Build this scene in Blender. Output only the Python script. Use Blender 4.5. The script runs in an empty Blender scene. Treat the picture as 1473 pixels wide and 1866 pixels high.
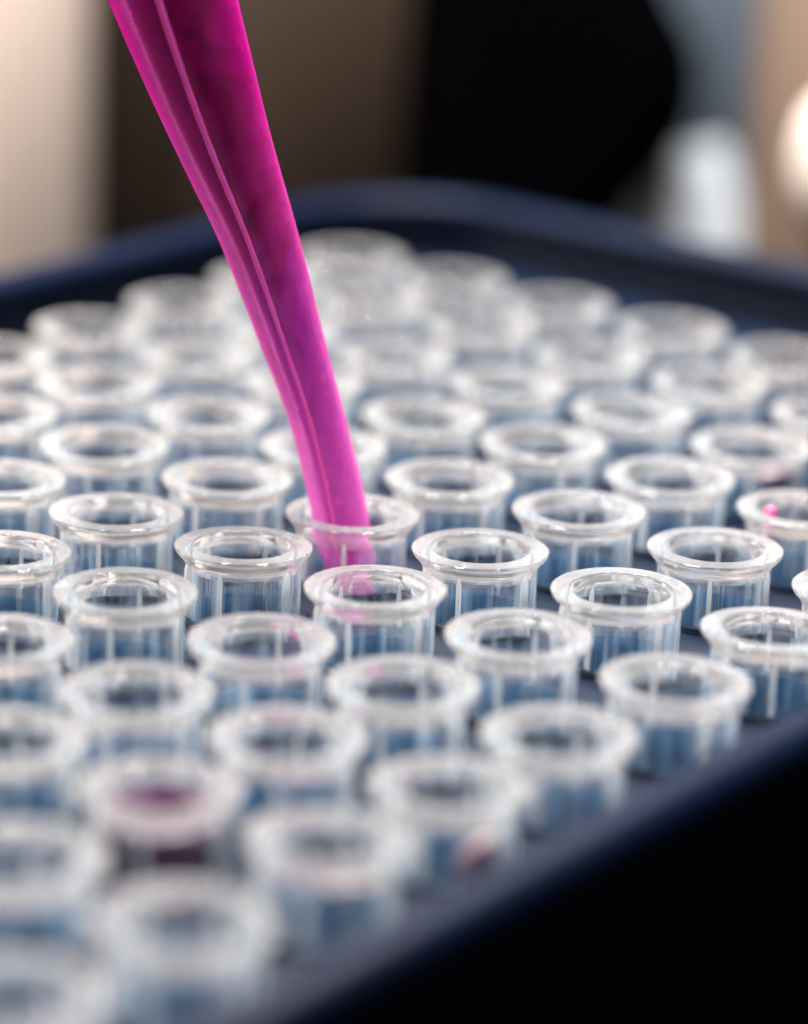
import bpy, bmesh, math, random
from mathutils import Vector, Matrix
random.seed(7)
S = bpy.context.scene
COL = S.collection
PI = math.pi
# one unit = one tube pitch of the rack (9 mm)
S.unit_settings.system = 'METRIC'
S.unit_settings.scale_length = 0.009

# ------------------------------------------------------------------ camera
cam_d = bpy.data.cameras.new('camera')
cam = bpy.data.objects.new('camera', cam_d)
COL.objects.link(cam)
R_ = Vector((0.99920566, 0.01247932, 0.0378459))
U_ = Vector((-0.03985029, 0.31290643, 0.94894759))
F_ = Vector((0.0, 0.94970197, -0.31315518))
m = Matrix.Identity(4)
for i in range(3):
    m[i][0] = R_[i]; m[i][1] = U_[i]; m[i][2] = -F_[i]
m.translation = Vector((0.3288, -19.57375, 6.46741))
cam.matrix_world = m
cam_d.sensor_fit = 'HORIZONTAL'
cam_d.sensor_width = 36.0
cam_d.lens = 36.0 * 6204.13 / 1473.0
cam_d.clip_start = 0.5
cam_d.clip_end = 500
cam_d.dof.use_dof = True
cam_d.dof.focus_distance = 19.85
cam_d.dof.aperture_fstop = 0.1516 / (2 * 0.41)
S.camera = cam

# ------------------------------------------------------------------ light
w = bpy.data.worlds.new("World"); S.world = w
w.use_nodes = True
w.node_tree.nodes['Background'].inputs[0].default_value = (0.80, 0.88, 1.0, 1)
w.node_tree.nodes['Background'].inputs[1].default_value = 0.05

def area(name, loc, target, sx, sy, power, color):
    d = bpy.data.lights.new(name, 'AREA')
    d.shape = 'RECTANGLE'; d.size = sx; d.size_y = sy
    d.energy = power; d.color = color
    o = bpy.data.objects.new(name, d); COL.objects.link(o)
    o.location = loc
    o.rotation_euler = (Vector(target) - Vector(loc)).to_track_quat('-Z', 'Y').to_euler()
    return o
area('overhead_lamp', (0, 5, 20), (0, 1, 0), 15, 12, 27000, (1.0, 0.96, 0.92))
area('side_lamp', (-26, 4, 12), (0, 0, 0), 12, 10, 12000, (1.0, 0.93, 0.86))
area('near_fill', (16, -14, 14), (1, -2, 0), 5, 5, 3600, (0.95, 0.97, 1.0))  # added fill, brightens near rim and front faces; no such source seen
S.view_settings.view_transform = 'Standard'
S.view_settings.look = 'None'
S.view_settings.gamma = 1.0
S.view_settings.exposure = 0.30
S.view_settings.use_curve_mapping = False
c = S.cycles
c.max_bounces = 28; c.transmission_bounces = 26; c.transparent_max_bounces = 26
c.diffuse_bounces = 5; c.glossy_bounces = 8
c.caustics_refractive = True; c.caustics_reflective = True
c.blur_glossy = 0.3
c.sample_clamp_indirect = 6.0
c.use_denoising = True

# ------------------------------------------------------------------ helpers
def mat(name):
    x = bpy.data.materials.new(name); x.use_nodes = True
    nt = x.node_tree
    b = nt.nodes.get('Principled BSDF')
    return x, nt, b

def set_in(b, **k):
    for n, v in k.items():
        b.inputs[n.replace('_', ' ')].default_value = v

def noise_rough(nt, b, scale, lo, hi, bump=0.0, bscale=None):
    tc = nt.nodes.new('ShaderNodeTexCoord')
    n = nt.nodes.new('ShaderNodeTexNoise'); n.inputs['Scale'].default_value = scale
    n.inputs['Detail'].default_value = 4
    nt.links.new(tc.outputs['Object'], n.inputs['Vector'])
    mr = nt.nodes.new('ShaderNodeMapRange')
    mr.inputs[3].default_value = lo; mr.inputs[4].default_value = hi
    nt.links.new(n.outputs[0], mr.inputs[0])
    nt.links.new(mr.outputs[0], b.inputs['Roughness'])
    if bump:
        n2 = nt.nodes.new('ShaderNodeTexNoise'); n2.inputs['Scale'].default_value = bscale or scale * 6
        nt.links.new(tc.outputs['Object'], n2.inputs['Vector'])
        bp = nt.nodes.new('ShaderNodeBump'); bp.inputs['Strength'].default_value = bump
        bp.inputs['Distance'].default_value = 0.02
        nt.links.new(n2.outputs[0], bp.inputs['Height'])
        nt.links.new(bp.outputs[0], b.inputs['Normal'])
    return n

def plastic(name, col, rough=0.4, spec=0.5, bump=0.1):
    x, nt, b = mat(name)
    set_in(b, Base_Color=(*col, 1), Roughness=rough)
    b.inputs['Specular IOR Level'].default_value = spec
    noise_rough(nt, b, 3, rough * 0.8, rough * 1.25, bump, 40)
    return x

def clear_plastic(name, milk, rough, ior=1.46, milkcol=(0.93, 0.94, 0.95), edge=0.0, streak=0.0):
    """clear polypropylene: refracting, with a little milky scatter"""
    x, nt, b = mat(name)
    set_in(b, Base_Color=(0.985, 0.99, 1.0, 1), Roughness=rough, IOR=ior)
    b.inputs['Transmission Weight'].default_value = 1.0
    noise_rough(nt, b, 2.5, rough * 0.5, rough * 1.8, 0.12, 7)
    out = nt.nodes['Material Output']
    df = nt.nodes.new('ShaderNodeBsdfDiffuse'); df.inputs[0].default_value = (*milkcol, 1)
    tl = nt.nodes.new('ShaderNodeBsdfTranslucent'); tl.inputs[0].default_value = (*milkcol, 1)
    ms = nt.nodes.new('ShaderNodeMixShader'); ms.inputs[0].default_value = 0.5
    nt.links.new(df.outputs[0], ms.inputs[1]); nt.links.new(tl.outputs[0], ms.inputs[2])
    mx = nt.nodes.new('ShaderNodeMixShader')
    tc = nt.nodes.new('ShaderNodeTexCoord')
    nz = nt.nodes.new('ShaderNodeTexNoise'); nz.inputs['Scale'].default_value = 4.0
    nt.links.new(tc.outputs['Object'], nz.inputs['Vector'])
    mr = nt.nodes.new('ShaderNodeMapRange'); mr.inputs[3].default_value = milk * 0.6; mr.inputs[4].default_value = milk * 1.4
    nt.links.new(nz.outputs[0], mr.inputs[0])
    fw = nt.nodes.new('ShaderNodeLayerWeight'); fw.inputs[0].default_value = 0.5
    pw = nt.nodes.new('ShaderNodeMath'); pw.operation = 'POWER'; pw.inputs[1].default_value = 4.0
    nt.links.new(fw.outputs['Facing'], pw.inputs[0])
    ad = nt.nodes.new('ShaderNodeMath'); ad.operation = 'MULTIPLY_ADD'; ad.inputs[1].default_value = edge; ad.use_clamp = True
    nt.links.new(pw.outputs[0], ad.inputs[0]); nt.links.new(mr.outputs[0], ad.inputs[2]); nt.links.new(ad.outputs[0], mx.inputs[0])
    nt.links.new(b.outputs[0], mx.inputs[1]); nt.links.new(ms.outputs[0], mx.inputs[2])
    nt.links.new(mx.outputs[0], out.inputs['Surface'])
    if streak:
        mp = nt.nodes.new('ShaderNodeMapping'); mp.inputs['Scale'].default_value = (16, 16, 0.7)
        oi = nt.nodes.new('ShaderNodeObjectInfo')
        nt.links.new(tc.outputs['Object'], mp.inputs[0])
        va = nt.nodes.new('ShaderNodeVectorMath'); va.operation = 'ADD'
        sc_ = nt.nodes.new('ShaderNodeMath'); sc_.operation = 'MULTIPLY'; sc_.inputs[1].default_value = 50
        nt.links.new(oi.outputs['Random'], sc_.inputs[0])
        nt.links.new(mp.outputs[0], va.inputs[0]); nt.links.new(sc_.outputs[0], va.inputs[1])
        ns = nt.nodes.new('ShaderNodeTexNoise'); ns.inputs['Scale'].default_value = 1.0; ns.inputs['Detail'].default_value = 3
        nt.links.new(va.outputs[0], ns.inputs['Vector'])
        m2 = nt.nodes.new('ShaderNodeMapRange'); m2.inputs[1].default_value = 0.52; m2.inputs[2].default_value = 0.70
        m2.inputs[3].default_value = milk * 0.4; m2.inputs[4].default_value = streak
        nt.links.new(ns.outputs[0], m2.inputs[0]); nt.links.new(m2.outputs[0], ad.inputs[2])
        bp = nt.nodes.new('ShaderNodeBump'); bp.inputs['Strength'].default_value = 0.4; bp.inputs['Distance'].default_value = 0.02
        nt.links.new(ns.outputs[0], bp.inputs['Height']); nt.links.new(bp.outputs[0], b.inputs['Normal'])
    return x

M_RIM = clear_plastic('clear_rim_plastic', 0.10, 0.04, milkcol=(0.95, 0.92, 0.90), edge=0.2)
M_BODY = clear_plastic('clear_body_plastic', 0.016, 0.03, milkcol=(0.66, 0.84, 1.0), edge=0.95, streak=0.24)
M_RIB = clear_plastic('milky_rib_plastic', 0.45, 0.06)
M_NAVY = plastic('navy_rack_plastic', (0.0014, 0.0046, 0.0165), 0.45, 0.10, 0.15)
M_DECK = plastic('navy_deck_plastic', (0.0014, 0.0065, 0.019), 0.4, 0.2, 0.1)
M_INNER = plastic('shaded_navy_wall_plastic', (0.0018, 0.0035, 0.010), 0.5, 0.1)  # rack navy darkened, the inner wall's shade put into the colour
M_SOCKET = plastic('lit_blue_socket_plastic', (0.04, 0.17, 0.34), 0.4, 0.3, 0.1)  # deck navy made brighter, light through the tubes put into the colour
M_DARK = plastic('shaded_skirt_plastic', (0.0012, 0.001, 0.0018), 0.9, 0.0)  # shadow under the lip put into a near-black skirt colour
M_TABLE = plastic('black_bench_top', (0.003, 0.0028, 0.004), 0.8, 0.05)

def link(name, me, material, parent=None, loc=None):
    o = bpy.data.objects.new(name, me); COL.objects.link(o)
    if material is not None and not me.materials:
        me.materials.append(material)
    if parent is not None: o.parent = parent
    if loc is not None: o.location = loc
    return o

def mesh(name, V, Fc, smooth=True):
    me = bpy.data.meshes.new(name)
    me.from_pydata(V, [], Fc)
    me.update()
    if smooth:
        for p in me.polygons: p.use_smooth = True
    return me

def lathe(profile, n=64, rfun=None, closed=False):
    """profile (r, z) list -> V, F ; rfun(r, z, angle, index) may change r"""
    V = []; Fc = []
    for i, (r, z) in enumerate(profile):
        for k in range(n):
            a = 2 * PI * k / n
            rr = rfun(r, z, a, i) if rfun else r
            V.append((rr * math.cos(a), rr * math.sin(a), z))
    m_ = len(profile)
    for i in range(m_ - 1 + (1 if closed else 0)):
        j = (i + 1) % m_
        for k in range(n):
            k2 = (k + 1) % n
            Fc.append((i * n + k, i * n + k2, j * n + k2, j * n + k))
    return V, Fc

def tag(o, label=None, cat=None, group=None, kind=None):
    if label: o['label'] = label
    if cat: o['category'] = cat
    if group: o['group'] = group
    if kind: o['kind'] = kind
    return o

def empty(name, loc=(0, 0, 0), rz=0.0):
    o = bpy.data.objects.new(name, None); COL.objects.link(o)
    o.location = loc; o.rotation_euler = (0, 0, rz); o.empty_display_size = 0.3
    return o

def rounded_poly(s0, s1, t0, t1, r, n=14):
    """rounded rectangle outline, counter-clockwise, centre s,t axes; returns (point, outward normal)"""
    out = []
    for cx, cy, a0 in ((s1 - r, t1 - r, 0), (s0 + r, t1 - r, 90), (s0 + r, t0 + r, 180), (s1 - r, t0 + r, 270)):
        for k in range(n + 1):
            a = math.radians(a0 + 90 * k / n)
            out.append(((cx + r * math.cos(a), cy + r * math.sin(a)), (math.cos(a), math.sin(a))))
    return out

def sweep_ring(outline, profile, closed=True):
    """profile (offset outward, z) swept round the outline"""
    V = []; Fc = []; n = len(outline); k = len(profile)
    for (p, nn) in outline:
        for (d, z) in profile:
            V.append((p[0] + nn[0] * d, p[1] + nn[1] * d, z))
    for i in range(n):
        j = (i + 1) % n
        for a in range(k if closed else k - 1):
            b = (a + 1) % k
            Fc.append((i * k + a, j * k + a, j * k + b, i * k + b))
    return V, Fc

# ------------------------------------------------------------------ lattice
TH = 0.13722484
H_ = 1 / math.sqrt(2)
def lat(u, v):
    x, y = u * H_, -v * H_
    return (x * math.cos(TH) - y * math.sin(TH), x * math.sin(TH) + y * math.cos(TH))
# frame of the rack: s runs towards its near right side, t towards its far right side
RZ = TH - PI / 4           # direction of the s axis
def st(u, v): return ((u + v) / 2, (u - v) / 2)
# how far each tube's mouth leans away from its seat in the rack
LEAN = {(0, 0): (0.0175, 0.0322), (-2, 0): (-0.0021, 0.0656), (2, 0): (-0.0049, 0.0145), (-1, -1): (0.0157, 0.0156),
 (1, -1): (0.0035, 0.0049), (3, -1): (-0.0013, -0.0277), (-1, 1): (0.0008, 0.0917), (1, 1): (-0.0089, 0.0502),
 (3, 1): (-0.0092, 0.0399), (0, 2): (-0.0108, 0.0388), (2, 2): (-0.0042, 0.0132), (-2, 2): (-0.0093, -0.0083),
 (-1, 3): (-0.0061, -0.0466), (1, 3): (-0.0077, -0.0367), (-2, 4): (-0.0145, -0.0578), (0, 4): (-0.0293, -0.0427),
 (2, 4): (0.0231, -0.0109), (-1, 5): (0.0057, -0.0293), (1, 5): (-0.018, -0.0168), (-2, 6): (0.0191, 0.0194),
 (0, 6): (0.0253, 0.0524), (0, -2): (-0.0127, -0.0172), (-2, -2): (-0.004, -0.0602), (2, -2): (0.0063, -0.018),
 (4, -2): (-0.0183, -0.0492), (-1, -3): (0.0007, -0.011), (1, -3): (0.0218, -0.0312), (3, -3): (0.0233, 0.0231),
 (-1, 7): (0.0625, 0.0958), (-2, 8): (0.06, -0.07), (-3, 7): (0.0483, -0.0374), (3, 3): (0.0199, 0.0746),
 (4, 0): (-0.0132, 0.0529), (-3, -1): (0.0236, 0.0258), (-3, 1): (0.0086, 0.0537)}
rl = random.Random(3)
for v in range(-12, 12):
    for u in range(-12, 14):
        if (u + v) % 2 == 0 and (u, v) not in LEAN:
            LEAN[(u, v)] = (rl.uniform(-.02, .02), rl.uniform(-.03, .03))
DECK = -0.43
FOOT = -2.3

# ------------------------------------------------------------------ setting
me = mesh('bench_top', [(-60, -40, FOOT - .02), (60, -40, FOOT - .02), (60, 60, FOOT - .02), (-60, 60, FOOT - .02)], [(0, 1, 2, 3)], False)
tag(link('bench_top', me, M_TABLE), kind='structure')

# ------------------------------------------------------------------ rack
rack = empty('tube_rack', (0, 0, FOOT), RZ)
tag(rack, 'navy blue plastic rack with a rounded rim, holding all the clear tubes', 'rack')
S0, S1, T0, T1 = -5.12, 3.96, -7.9, 6.95
outline = rounded_poly(S0, S1, T0, T1, 1.25, 18)
def zp(z): return z - FOOT
# lip: rounded bead
prof = []
lw, lt, lb = 0.13, 0.13, -0.03
for k in range(9):
    a = PI * (k / 8)
    prof.append((math.cos(a) * lw, zp(lt - 0.09 + math.sin(a) * 0.09)))
prof += [(-lw, zp(lb)), (-lw * 0.7, zp(lb - 0.02)), (lw * 0.8, zp(lb - 0.02)), (lw, zp(lb))]
V, Fc = sweep_ring(outline, prof)
link('rim', mesh('rack_rim', V, Fc), M_NAVY, rack)
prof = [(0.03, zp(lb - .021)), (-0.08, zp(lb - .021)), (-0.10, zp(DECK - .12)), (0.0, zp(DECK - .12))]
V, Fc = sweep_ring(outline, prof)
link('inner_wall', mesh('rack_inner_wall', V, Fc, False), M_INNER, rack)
prof = [(0.08, zp(lb - .021)), (0.035, zp(lb - .021)), (0.035, 0.0), (0.12, 0.0), (0.12, zp(FOOT + .1))]
V, Fc = sweep_ring(outline, prof)
link('skirt', mesh('rack_skirt', V, Fc, False), M_DARK, rack)

# deck: one cell per tube with a round hole and a raised collar, plus the margin
def deck_mesh():
    bm = bmesh.new()
    zt = zp(DECK); n = 32; r = 0.350
    for si in range(-4, 4):
        for ti in range(-6, 6):
            u, v = si + ti, si - ti
            lx, ly = LEAN[(u, v)]
            k = 0.75
            cs, sn = math.cos(-RZ), math.sin(-RZ)
            ox, oy = k * (lx * cs - ly * sn), k * (lx * sn + ly * cs)
            sq = []; ci = []; co = []; cl = []; lo = []
            for i in range(n):
                a = 2 * PI * i / n + PI / n
                dx, dy = math.cos(a), math.sin(a)
                f = 0.5 / max(abs(dx), abs(dy))
                # square outline, snapped at the corners
                px, py = dx * f, dy * f
                sq.append(bm.verts.new((si + px, ti + py, zt)))
                co.append(bm.verts.new((si + ox + dx * (r + .05), ti + oy + dy * (r + .05), zt)))
                cl.append(bm.verts.new((si + ox + dx * (r + .035), ti + oy + dy * (r + .035), zt + .035)))
                ci.append(bm.verts.new((si + ox + dx * r, ti + oy + dy * r, zt + .035)))
                lo.append(bm.verts.new((si + ox + dx * r, ti + oy + dy * r, zt - .5)))
            for i in range(n):
                j = (i + 1) % n
                for A, B in ((sq, co), (co, cl), (cl, ci), (ci, lo)):
                    f_ = bm.faces.new((A[i], A[j], B[j], B[i]))
                    if B is lo: f_.material_index = 1
    # margins
    def quad(a, b, c_, d):
        bm.faces.new([bm.verts.new((*p, zt)) for p in (a, b, c_, d)])
    s0, s1, t0, t1 = S0 + .08, S1 - .08, T0 + .08, T1 - .08
    quad((s0 + .3, t0), (s1 - .3, t0), (s1 - .3, -6.5), (s0 + .3, -6.5))
    quad((s0 + .3, 5.5), (s1 - .3, 5.5), (s1 - .3, t1), (s0 + .3, t1))
    quad((s0, -6.5), (-4.5, -6.5), (-4.5, 5.5), (s0, 5.5))
    quad((3.5, -6.5), (s1, -6.5), (s1, 5.5), (3.5, 5.5))
    me = bpy.data.meshes.new('rack_deck'); bm.to_mesh(me); bm.free()
    return me
dk = link('deck', deck_mesh(), M_DECK, rack); dk.data.materials.append(M_SOCKET)

# ------------------------------------------------------------------ tube
NS = 96
RIBS = [20, 95, 140, 215, 262, 320]
def ribf(r, z, a, i):
    return r
def rib_r(base, z, a, top):
    if z > top: return base
    d = 0.0
    for q in RIBS:
        x = (math.degrees(a) - q + 180) % 360 - 180
        wd = 4.8 * min(1.0, (top - z) / 0.05 + 0.25)
        if abs(x) < wd: d = 0.030
    return base + d
# outer profile top to bottom, then the inner one from bottom to top
rim_outer = [(0.296, 0.0), (0.299, 0.002), (0.400, -0.001), (0.405, -0.005), (0.404, -0.018), (0.398, -0.031), (0.384, -0.047), (0.368, -0.064),
             (0.355, -0.080), (0.346, -0.097), (0.340, -0.115), (0.336, -0.135)]
rim_inner = [(0.296, 0.0), (0.293, -0.004), (0.292, -0.03), (0.292, -0.08), (0.2925, -0.135)]
body_outer = [(0.336, -0.135), (0.334, -0.17), (0.333, -0.26), (0.331, -0.45), (0.318, -0.9), (0.25, -1.5), (0.17, -1.95), (0.10, -2.08), (0.0005, -2.12)]
body_inner = [(0.2925, -0.135), (0.292, -0.3), (0.289, -0.45), (0.280, -0.9), (0.205, -1.5), (0.125, -1.9), (0.06, -2.0), (0.0005, -2.03)]
def two_profile(po, pi, ribs):
    V1, F1 = lathe(po, NS, (lambda r, z, a, i: rib_r(r, z, a, -0.115)) if ribs else None)
    V2, F2 = lathe(pi, NS)
    F1 = [tuple(reversed(f)) for f in F1]
    off = len(V1)
    return V1 + V2, F1 + [tuple(i + off for i in f) for f in F2]
def seal(me, d=1e-5):
    bm = bmesh.new(); bm.from_mesh(me)
    bmesh.ops.remove_doubles(bm, verts=bm.verts, dist=d)
    bm.to_mesh(me); bm.free()
    for p in me.polygons: p.use_smooth = True
V, Fc = two_profile(rim_outer, rim_inner, False)
ME_RIM = mesh('tube_rim', V, Fc); seal(ME_RIM)
V, Fc = two_profile(body_outer, body_inner, False)
ME_BODY = mesh('tube_body', V, Fc); seal(ME_BODY)
for me_ in (ME_RIM, ME_BODY):
    me_.materials.append(M_RIM if me_ is ME_RIM else M_BODY)
    me_.set_sharp_from_angle(angle=math.radians(24))

def rib_mesh(wd, hgt):
    V = []; Fc = []
    zs = [(-.09, .25, .6), (-.115, .7, .9), (-.14, 1, 1), (-.3, 1, 1), (-.6, 1, .95), (-.9, .9, .9), (-1.1, .3, .1)]
    for z, k, h in zs:
        base = .3285 if z > -.95 else .290
        for (y, x) in ((-wd * k, 0), (-wd * k * .9, hgt * h * .8), (0, hgt * h), (wd * k * .9, hgt * h * .8), (wd * k, 0)):
            V.append((base + x, y, z))
    for i in range(len(zs) - 1):
        for q in range(5):
            q2 = (q + 1) % 5
            Fc.append((i * 5 + q, (i + 1) * 5 + q, (i + 1) * 5 + q2, i * 5 + q2))
    Fc.append((0, 1, 2, 3, 4)); n = (len(zs) - 1) * 5; Fc.append((n + 4, n + 3, n + 2, n + 1, n))
    me = mesh('tube_rib', V, Fc); me.materials.append(M_RIB)
    bm = bmesh.new(); bm.from_mesh(me); bmesh.ops.recalc_face_normals(bm, faces=bm.faces); bm.to_mesh(me); bm.free()
    me.set_sharp_from_angle(angle=math.radians(40))
    return me
ME_RIB = rib_mesh(.014, .022); ME_RIBW = rib_mesh(.028, .026)
RIBAZ = [(-103, 0), (-31, 1), (20, 0), (76, 0), (140, 0), (207, 1)]
VIS = [(u, v) for v in range(-9, 10) for u in range(-5, 7)
       if (u + v) % 2 == 0 and -8 <= u + v <= 6 and -12 <= u - v <= 10]
def in_view(u, v):
    x, y = lat(u, v)
    d = Vector((x, y, -0.1)) - m.translation
    z = d.dot(F_)
    px = 736.5 + 6204.13 * d.dot(R_) / z
    rr = 0.42 * 6204.13 / z
    py = 933 - 6204.13 * d.dot(U_) / z
    return -rr * 0.95 < px < 1473 + rr * 0.95 and py < 1866 + rr * .3, px
ORD = ['', 'first', 'second', 'third', 'fourth', 'fifth', 'sixth', 'seventh', 'eighth', 'ninth', 'tenth']
rows = {}
for (u, v) in VIS:
    ok, px = in_view(u, v)
    if ok: rows.setdefault(v, []).append((px, u))
TUBES = {}
rt = random.Random(11)
for v in sorted(rows):
    us = sorted(rows[v])
    for i, (px, u) in enumerate(us):
        x, y = lat(u, v); lx, ly = LEAN[(u, v)]
        t = empty('sample_tube', (x + lx, y + ly, rt.uniform(-.014, .014)), 0)
        # leans about its seat, 2.1 below the mouth
        rot = Matrix.Rotation(math.atan2(lx, 2.1), 3, 'Y') @ Matrix.Rotation(-math.atan2(ly, 2.1), 3, 'X') @ Matrix.Rotation(math.radians(rt.gauss(0, 14)), 3, 'Z')
        t.rotation_euler = rot.to_euler()
        link('rim', ME_RIM, None, t); link('body', ME_BODY, None, t)
        for az, wide in RIBAZ:
            rb = link('rib', ME_RIBW if wide else ME_RIB, None, t); rb.rotation_euler = (0, 0, math.radians(az))
        pos = 'leftmost' if i == 0 else ('rightmost' if i == len(us) - 1 else ORD[i + 1] + ' from left')
        if len(us) == 1: pos = 'only one'
        if v == 0:
            lab = 'clear open tube with the pink pipette tip inside it' if u == 0 else \
                  'sharp clear tube, %s in the row of the tube holding the pink tip' % pos
        elif v > 0:
            lab = 'clear tube, %s in %s row in front of the pink tip\'s row' % (pos, ORD[v])
        else:
            lab = 'clear tube, %s in %s row behind the pink tip\'s row' % (pos, ORD[-v])
        tag(t, lab, 'tube', 'clear open tubes standing in the navy rack')
        TUBES[(u, v)] = t

# ------------------------------------------------------------------ coloured liquid left in some tubes
def liquid_mat(name, col, rough=0.1, dens=0.75):
    x, nt, b = mat(name)
    set_in(b, Base_Color=(*col, 1), Roughness=rough, IOR=1.34)
    b.inputs['Transmission Weight'].default_value = 1 - dens
    noise_rough(nt, b, 5, rough * .7, rough * 1.5)
    return x
M_PURPLE = liquid_mat('purple_dye', (0.055, 0.004, 0.042), 0.4, 0.95)
M_RED = liquid_mat('crimson_dye', (0.075, 0.004, 0.02), 0.4, 0.8)
M_PINKD = liquid_mat('hot_pink_dye', (0.50, 0.015, 0.18), 0.3, 0.8)
def liquid(key, z0, z1, r, material, label, cat='liquid', a0=0, a1=360, rin=0.0, name='dye_liquid'):
    t = TUBES.get(key)
    if t is None: return
    n = 40; V = []; Fc = []
    full = (a1 - a0) >= 360
    prof = [(rin + 0.001, z0 + .012), (rin + (r - rin) * .5, z0 + .012), (r, z0), (r + .006, z0 - .01), (r + .006, z1), (rin + 0.001, z1 - .015)]
    rr = random.Random(hash(key) & 255)
    w_ = [rr.uniform(-.01, .01) for _ in range(n + 1)]
    for i in range(n + (0 if full else 1)):
        a = math.radians(a0 + (a1 - a0) * i / n)
        e = 1.0 if full else math.sin(PI * i / n) ** .6
        for (q, z) in prof:
            zz = z if full else (z0 + z1) / 2 + (z - (z0 + z1) / 2) * e
            V.append((q * math.cos(a), q * math.sin(a), zz + w_[i] * (.5 if full else 1)))
    k = len(prof); N = n if full else n
    for i in range(N):
        j = (i + 1) % n if full else i + 1
        for p in range(k):
            q = (p + 1) % k
            Fc.append((i * k + p, j * k + p, j * k + q, i * k + q))
    o = link(name, mesh(name, V, Fc), material)
    o.location = t.location
    tag(o, label, cat)
    return o
RB = 0.282
liquid((-2, 6), -0.12, -0.50, RB, M_PURPLE, 'dark purple liquid ring filling the blurred tube at lower left', rin=.235)
liquid((4, -2), -0.08, -0.24, RB, M_PURPLE, 'dark purple liquid in the tube at the right edge behind the pink drop', a0=275, a1=400, rin=.22)
liquid((0, 6), -0.20, -0.46, RB, M_RED, 'small crimson smear on the right side of a blurred front tube', 'droplet', 280, 350, .22, 'dye_drop')
liquid((-1, 7), -0.10, -0.17, RB, M_RED, 'tiny magenta smear inside the blurred tube just right of the purple liquid', 'droplet', 262, 330, .22, 'dye_drop')

def drop(loc, r, material, label):
    V, Fc = lathe([(r * math.sin(PI * k / 10) + 1e-4, r * 1.15 * math.cos(PI * k / 10)) for k in range(11)], 20)
    o = link('dye_drop', mesh('dye_drop', V, Fc), material, None, loc)
    tag(o, label, 'droplet')
    return o
t4 = TUBES.get((4, 0))
if t4: drop((t4.location.x - .185, t4.location.y + .10, -.09), 0.045, M_PINKD, 'hot pink drop clinging inside the tube at the right edge')

# ------------------------------------------------------------------ pipette tip
def pink(name, deep, pale, trans, rough, tint=(0.88, 0.26, 0.82)):
    x, nt, b = mat(name)
    set_in(b, Roughness=rough, IOR=1.45)
    b.inputs['Transmission Weight'].default_value = trans
    tc = nt.nodes.new('ShaderNodeTexCoord'); sep = nt.nodes.new('ShaderNodeSeparateXYZ')
    nt.links.new(tc.outputs['Object'], sep.inputs[0])
    mr = nt.nodes.new('ShaderNodeMapRange'); mr.inputs[1].default_value = 0.2; mr.inputs[2].default_value = 3.0
    nt.links.new(sep.outputs['Z'], mr.inputs[0])
    nz = nt.nodes.new('ShaderNodeTexNoise'); nz.inputs['Scale'].default_value = 6; nz.inputs['Detail'].default_value = 6
    nt.links.new(tc.outputs['Object'], nz.inputs['Vector'])
    add = nt.nodes.new('ShaderNodeMath'); add.operation = 'MULTIPLY_ADD'
    add.inputs[1].default_value = 0.18; nt.links.new(nz.outputs[0], add.inputs[0]); nt.links.new(mr.outputs[0], add.inputs[2])
    cr = nt.nodes.new('ShaderNodeValToRGB')
    cr.color_ramp.elements[0].color = (*pale, 1); cr.color_ramp.elements[1].color = (*deep, 1)
    nt.links.new(add.outputs[0], cr.inputs[0])
    b.inputs['Base Color'].default_value = (*tint, 1)
    out = nt.nodes['Material Output']
    df = nt.nodes.new('ShaderNodeBsdfDiffuse'); tl = nt.nodes.new('ShaderNodeBsdfTranslucent')
    nt.links.new(cr.outputs[0], df.inputs[0]); nt.links.new(cr.outputs[0], tl.inputs[0])
    ms = nt.nodes.new('ShaderNodeMixShader'); ms.inputs[0].default_value = 0.6
    nt.links.new(df.outputs[0], ms.inputs[1]); nt.links.new(tl.outputs[0], ms.inputs[2])
    lw_ = nt.nodes.new('ShaderNodeLayerWeight'); lw_.inputs[0].default_value = 0.35
    mr2 = nt.nodes.new('ShaderNodeMapRange'); mr2.inputs[3].default_value = 0.16; mr3 = nt.nodes.new('ShaderNodeMapRange'); mr3.inputs[1].default_value = 0.0; mr3.inputs[2].default_value = 2.0; mr3.inputs[3].default_value = 0.30; mr3.inputs[4].default_value = 0.08
    nt.links.new(sep.outputs['Z'], mr3.inputs[0]); nt.links.new(mr3.outputs[0], mr2.inputs[3]); mr2.inputs[4].default_value = 0.95
    nt.links.new(lw_.outputs['Facing'], mr2.inputs[0])
    mx = nt.nodes.new('ShaderNodeMixShader')
    n5 = nt.nodes.new('ShaderNodeTexNoise'); n5.inputs['Scale'].default_value = 9; n5.inputs['Detail'].default_value = 6
    nt.links.new(tc.outputs['Object'], n5.inputs['Vector'])
    a5 = nt.nodes.new('ShaderNodeMath'); a5.operation = 'MULTIPLY_ADD'; a5.inputs[1].default_value = 0.5; a5.inputs[2].default_value = -0.25
    nt.links.new(n5.outputs[0], a5.inputs[0])
    b5 = nt.nodes.new('ShaderNodeMath'); b5.operation = 'ADD'; b5.use_clamp = True
    nt.links.new(a5.outputs[0], b5.inputs[0]); nt.links.new(mr2.outputs[0], b5.inputs[1]); nt.links.new(b5.outputs[0], mx.inputs[0])
    nt.links.new(b.outputs[0], mx.inputs[1]); nt.links.new(ms.outputs[0], mx.inputs[2])
    nt.links.new(mx.outputs[0], out.inputs['Surface'])
    return x
M_TIP = pink('pink_tip_plastic', (0.80, 0.005, 0.40), (0.88, 0.22, 0.62), 1.0, 0.24)
M_RIDGE = pink('pink_ridge_plastic', (0.68, 0.02, 0.32), (0.88, 0.24, 0.55), 0.3, 0.3, (0.85, 0.1, 0.5))
M_CORE = liquid_mat('magenta_liquid', (0.10, 0.0, 0.035), 0.3, 0.9)
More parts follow.
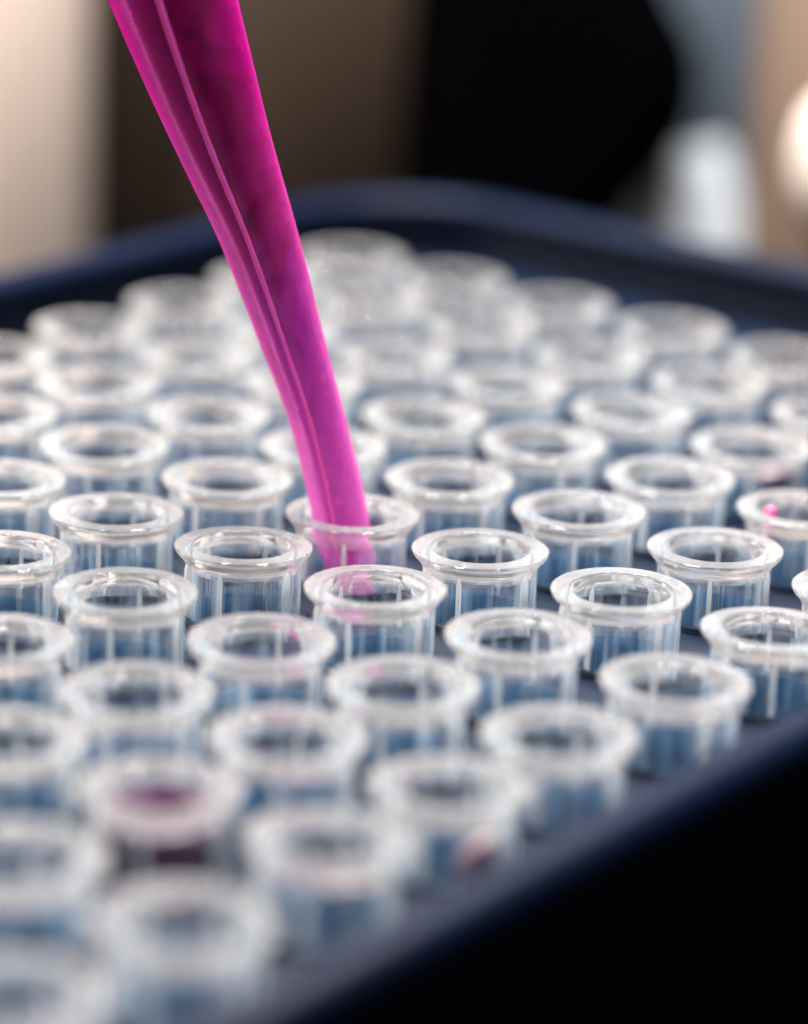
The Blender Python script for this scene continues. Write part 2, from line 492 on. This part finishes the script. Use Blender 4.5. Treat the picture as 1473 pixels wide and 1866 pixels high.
AX = [(-0.47, .035, .150), (-0.3, .000, .158), (-0.05, -.055, .168), (.11, -.085, .168), (.386, -.161, .165), (.69, -.25, .168), (1.06, -.382, .190),
      (1.39, -.49, .211), (1.79, -.63, .235), (2.14, -.775, .268), (2.59, -.945, .315), (3.07, -1.117, .358), (3.99, -1.42, .44), (5.5, -1.92, .58)]
YT = 0.03
def axis(z):
    for (a, b) in zip(AX, AX[1:]):
        if z <= b[0]:
            t = (z - a[0]) / (b[0] - a[0])
            return a[1] + (b[1] - a[1]) * t, a[2] + (b[2] - a[2]) * t
    return AX[-1][1], AX[-1][2]
# smoothed samples along the length
ZS = [-0.47 + (5.97) * (k / 90) for k in range(91)]
def smooth_axis(z):
    xs = [axis(min(5.5, max(-.47, z + d))) for d in (-.15, -.08, 0, .08, .15)]
    return sum(q[0] for q in xs) / 5, sum(q[1] for q in xs) / 5
def tip_shell(rscale, wall, z0, z1, n=72, cap=True):
    zs = [z for z in ZS if z0 <= z <= z1]
    V = []; Fc = []
    def ring(z, r):
        cx, _ = smooth_axis(z)
        dx = (smooth_axis(z + .05)[0] - smooth_axis(z - .05)[0]) / .1
        L = math.hypot(1, dx)
        b = len(V)
        for k in range(n):
            a = 2 * PI * k / n
            c_, s_ = math.cos(a) * r, math.sin(a) * r
            V.append((cx + c_ / L, s_, z - c_ * dx / L))
        return b
    rs = [ring(z, smooth_axis(z)[1] * rscale) for z in zs]
    if wall:
        ri = [ring(z, smooth_axis(z)[1] * rscale - wall(z)) for z in zs]
        seq = rs + ri[::-1] + [rs[0]]
    else:
        seq = rs
    for p, q in zip(seq, seq[1:]):
        for k in range(n):
            k2 = (k + 1) % n
            Fc.append((p + k, p + k2, q + k2, q + k))
    if not wall:
        Fc.append(tuple(rs[0] + k for k in range(n))[::-1]); Fc.append(tuple(rs[-1] + k for k in range(n)))
    me = mesh('tip', V, Fc)
    bm = bmesh.new(); bm.from_mesh(me); bmesh.ops.recalc_face_normals(bm, faces=bm.faces); bm.to_mesh(me); bm.free()
    for p in me.polygons: p.use_smooth = True
    me.set_sharp_from_angle(angle=math.radians(50))
    return me
tip = empty('pipette_tip', (0, YT, 0))
tag(tip, 'translucent pink pipette tip slanting down into a clear tube', 'pipette tip')
link('barrel', tip_shell(1.0, None, -0.5, 5.5), M_TIP, tip)
# raised mould seam along the near side
def seam():
    V = []; Fc = []
    ang = math.radians(-101)
    zs = [z for z in ZS if -0.45 <= z <= 5.4]
    rr = random.Random(5)
    for z in zs:
        cx, r = smooth_axis(z)
        a = ang + math.radians(1.5 * math.sin(z * 2.1)) + math.radians(1.2 * z)
        wv = .010 + .004 * z + rr.uniform(-.0015, .0015)
        hgt = .010 + rr.uniform(-.002, .004)
        da = wv / r
        for (aa, q) in ((a - da, -.004), (a - da * .45, hgt), (a + da * .45, hgt), (a + da, -.004)):
            V.append((cx + (r + q) * math.cos(aa), (r + q) * math.sin(aa), z - (r * math.cos(aa)) * -0.34))
    for i in range(len(zs) - 1):
        for k in range(3):
            Fc.append((i * 4 + k, i * 4 + k + 1, i * 4 + k + 5, i * 4 + k + 4))
    return mesh('seam', V, Fc)
link('seam', seam(), M_RIDGE, tip)
# dyed liquid filling the bore, darker and wider towards the top
def column():
    zs = [z for z in ZS if -0.40 <= z <= 5.45]
    V = []; Fc = []; n = 40
    for z in zs:
        cx, r = smooth_axis(z)
        g = max(0, min(1, (z - 1.0) / 1.6)); g = g * g * (3 - 2 * g)
        rr = r * (0.46 + 0.12 * g)
        for k in range(n):
            a = 2 * PI * k / n
            V.append((cx + r * .10 + rr * math.cos(a), rr * math.sin(a), z + .34 * rr * math.cos(a)))
    for i in range(len(zs) - 1):
        for k in range(n):
            k2 = (k + 1) % n
            Fc.append((i * n + k, i * n + k2, (i + 1) * n + k2, (i + 1) * n + k))
    Fc.append(tuple(range(n))[::-1]); Fc.append(tuple((len(zs) - 1) * n + k for k in range(n)))
    return mesh('column', V, Fc)
def core_mat():
    x, nt, b = mat('magenta_liquid')
    set_in(b, Roughness=0.45, IOR=1.36); b.inputs['Specular IOR Level'].default_value = 0.1
    tc = nt.nodes.new('ShaderNodeTexCoord'); sep = nt.nodes.new('ShaderNodeSeparateXYZ')
    nt.links.new(tc.outputs['Object'], sep.inputs[0])
    # streaks along the bore, mottled
    mp = nt.nodes.new('ShaderNodeMapping'); mp.inputs['Rotation'].default_value = (0, math.radians(-19), 0)
    mp.inputs['Scale'].default_value = (14, 14, 1.2)
    nt.links.new(tc.outputs['Object'], mp.inputs[0])
    nz = nt.nodes.new('ShaderNodeTexNoise'); nz.inputs['Scale'].default_value = 1.0; nz.inputs['Detail'].default_value = 5
    nt.links.new(mp.outputs[0], nz.inputs['Vector'])
    ma = nt.nodes.new('ShaderNodeMath'); ma.operation = 'MULTIPLY_ADD'; ma.inputs[1].default_value = 1.9
    nt.links.new(nz.outputs[0], ma.inputs[0]); nt.links.new(sep.outputs['Z'], ma.inputs[2])
    mr = nt.nodes.new('ShaderNodeMapRange'); mr.inputs[1].default_value = 0.55; mr.inputs[2].default_value = 3.6
    nt.links.new(ma.outputs[0], mr.inputs[0])
    cr = nt.nodes.new('ShaderNodeValToRGB')
    e = cr.color_ramp.elements
    e[0].color = (0.80, 0.25, 0.74, 1); e[1].color = (0.11, 0.0, 0.035, 1); e[1].position = 1.0
    for p, cc in ((0.35, (0.48, 0.06, 0.50)), (0.55, (0.24, 0.014, 0.30)), (0.66, (0.19, 0.0, 0.085))):
        q = e.new(p); q.color = (*cc, 1)
    nt.links.new(mr.outputs[0], cr.inputs[0]); nt.links.new(cr.outputs[0], b.inputs['Base Color'])
    t3 = nt.nodes.new('ShaderNodeMapRange'); t3.inputs[1].default_value = 0; t3.inputs[2].default_value = 2
    t3.inputs[3].default_value = .6; t3.inputs[4].default_value = .15
    nt.links.new(sep.outputs['Z'], t3.inputs[0]); nt.links.new(t3.outputs[0], b.inputs['Transmission Weight'])
    return x
lq = link('magenta_liquid', column(), core_mat(), None, (0, YT, 0))
tag(lq, 'dark magenta liquid column held inside the pink tip', 'liquid')

# ------------------------------------------------------------------ things out of focus behind the rack
M_CREAM = plastic('cream_plastic', (0.50, 0.40, 0.34), 0.6)
M_BROWN = plastic('brown_board', (0.058, 0.039, 0.028), 0.8, 0.1)
M_BLACK = plastic('black_case', (0.0007, 0.0006, 0.0008), 0.9, 0.0)
M_UMBER = plastic('dark_umber_shade', (0.03, 0.02, 0.014), 0.8, 0.1)
M_HIGHLIGHT = plastic('pale_highlight', (0.62, 0.54, 0.49), 0.6, 0.1)
M_SLATE = plastic('slate_panel', (0.10, 0.13, 0.17), 0.6)
M_WHITE = plastic('white_plastic', (0.55, 0.60, 0.66), 0.6)
M_BEIGE = plastic('beige_plastic', (0.17, 0.115, 0.085), 0.6)
B0 = FOOT - .019
def bottle(name, x, y, r, h, material, label, cat, cap_m=None, neck=.45):
    e = empty(name, (x, y, B0)); tag(e, label, cat)
    V, Fc = lathe([(0.001, 0), (r * .94, 0), (r, r * .08), (r, h * .82), (r * .93, h * .88), (r * neck * 1.3, h * .94), (r * neck, h * .96), (r * neck, h), (0.001, h)], 48)
    link('body', mesh('bottle_body', V, [f[::-1] for f in Fc]), material, e)
    V, Fc = lathe([(r * neck * 1.02, h * .965), (r * neck * 1.2, h * .965), (r * neck * 1.2, h * 1.08), (0.001, h * 1.085)], 48)
    link('cap', mesh('bottle_cap', V, [f for f in Fc]), cap_m or material, e)
    return e
bottle('bottle', -3.78, 14.2, 0.80, 7.0, M_CREAM, 'blurred tall cream bottle behind the rack at the left edge', 'bottle', M_WHITE)
def rbox(name, x0, x1, y0, y1, z0, z1, r, material, parent=None, loc=(0, 0, 0), rz=0):
    ol = rounded_poly(x0, x1, y0, y1, r, 8)
    V = []; Fc = []; n = len(ol); e_ = min(r * .4, .12)
    for (d, z) in ((-e_, z0), (0, z0 + e_), (0, z1 - e_), (-e_ * .3, z1 - e_ * .3), (-e_, z1)):
        for (p, nn) in ol: V.append((p[0] + nn[0] * d, p[1] + nn[1] * d, z))
    for i in range(4):
        for k in range(n):
            k2 = (k + 1) % n
            Fc.append((i * n + k, i * n + k2, (i + 1) * n + k2, (i + 1) * n + k))
    Fc.append(tuple(range(n))[::-1]); Fc.append(tuple(4 * n + k for k in range(n)))
    o = link(name, mesh(name, V, Fc), material, parent, loc)
    o.rotation_euler = (0, 0, rz)
    for p in o.data.polygons: p.use_smooth = len(p.vertices) == 4
    return o
o = rbox('brown_board', -3.6, 1.1, -.15, .15, 0, 8, .1, M_BROWN, None, (0, 17, B0)); tag(o, 'blurred dark brown upright board behind the rack, left of the black case', 'board')
def loft_case(name, rowsz, y0, y1, r, material):
    V = []; Fc = []; n = 36
    for (z, xa, xb) in rowsz:
        for (p, nn) in rounded_poly(xa, xb, y0, y1, min(r, (xb - xa) * .45), 8): V.append((p[0], p[1], z - B0))
    for i in range(len(rowsz) - 1):
        for k in range(n):
            k2 = (k + 1) % n
            Fc.append((i * n + k, i * n + k2, (i + 1) * n + k2, (i + 1) * n + k))
    Fc.append(tuple(range(n))[::-1]); Fc.append(tuple((len(rowsz) - 1) * n + k for k in range(n)))
    return link(name, mesh(name, V, Fc), material, None, (0, 14, B0))
rz_ = [(B0, .4, 1.5), (-2.0, .2, 1.85), (-1.6, .15, 2.2), (-1.2, .12, 2.5), (-.8, .12, 2.8), (-.4, .13, 3.05), (0, .15, 3.12), (.4, .17, 3.05), (.8, .2, 2.8), (1.3, .2, 2.6), (2, .25, 2.35), (3, .35, 2.1), (4, .6, 1.8), (4.4, .9, 1.5)]
o = loft_case('black_case', rz_, -.9, .9, .8, M_BLACK); tag(o, 'blurred black bulging case standing behind the rack', 'case')
o = rbox('umber_shade', -.6, .5, -.3, .3, 0, 8, .25, M_UMBER, None, (-2.55, 15.6, B0)); tag(o, 'blurred very dark brown strip standing for the shade between the cream bottle and the brown board', 'shade strip')  # dark strip added in place of the shade beside the bottle
o = rbox('slate_panel', -1.6, 1.6, -.15, .15, 0, 8, .1, M_SLATE, None, (3.6, 17.3, B0)); tag(o, 'blurred blue grey panel above the white box at upper right', 'panel')
o = rbox('white_box', -.62, .62, -.3, .3, 0, 1.5, .22, M_WHITE, None, (3.28, 14.2, B0 + .1)); o.rotation_euler = (-.5, -.28, 0)
tag(o, 'blurred small white box leaning beside the beige canister', 'box')
o = bottle('canister', 4.55, 12.6, 1.05, 7.0, M_BEIGE, 'blurred tall beige canister behind the rack at the right edge', 'canister', M_WHITE)
V, Fc = lathe([(0.001, -.2), (.2, -.2), (.28, -.1), (.30, 0), (.28, .1), (.2, .2), (0.001, .22)], 32)
o2 = link('highlight', mesh('highlight', [(x * 1, z, y * 1.9) for x, y, z in V], Fc), M_HIGHLIGHT, o, (-.44, -1.2, 2.2)); o2['label'] = 'round white knob'  # pale blob added as the white highlight on the canister
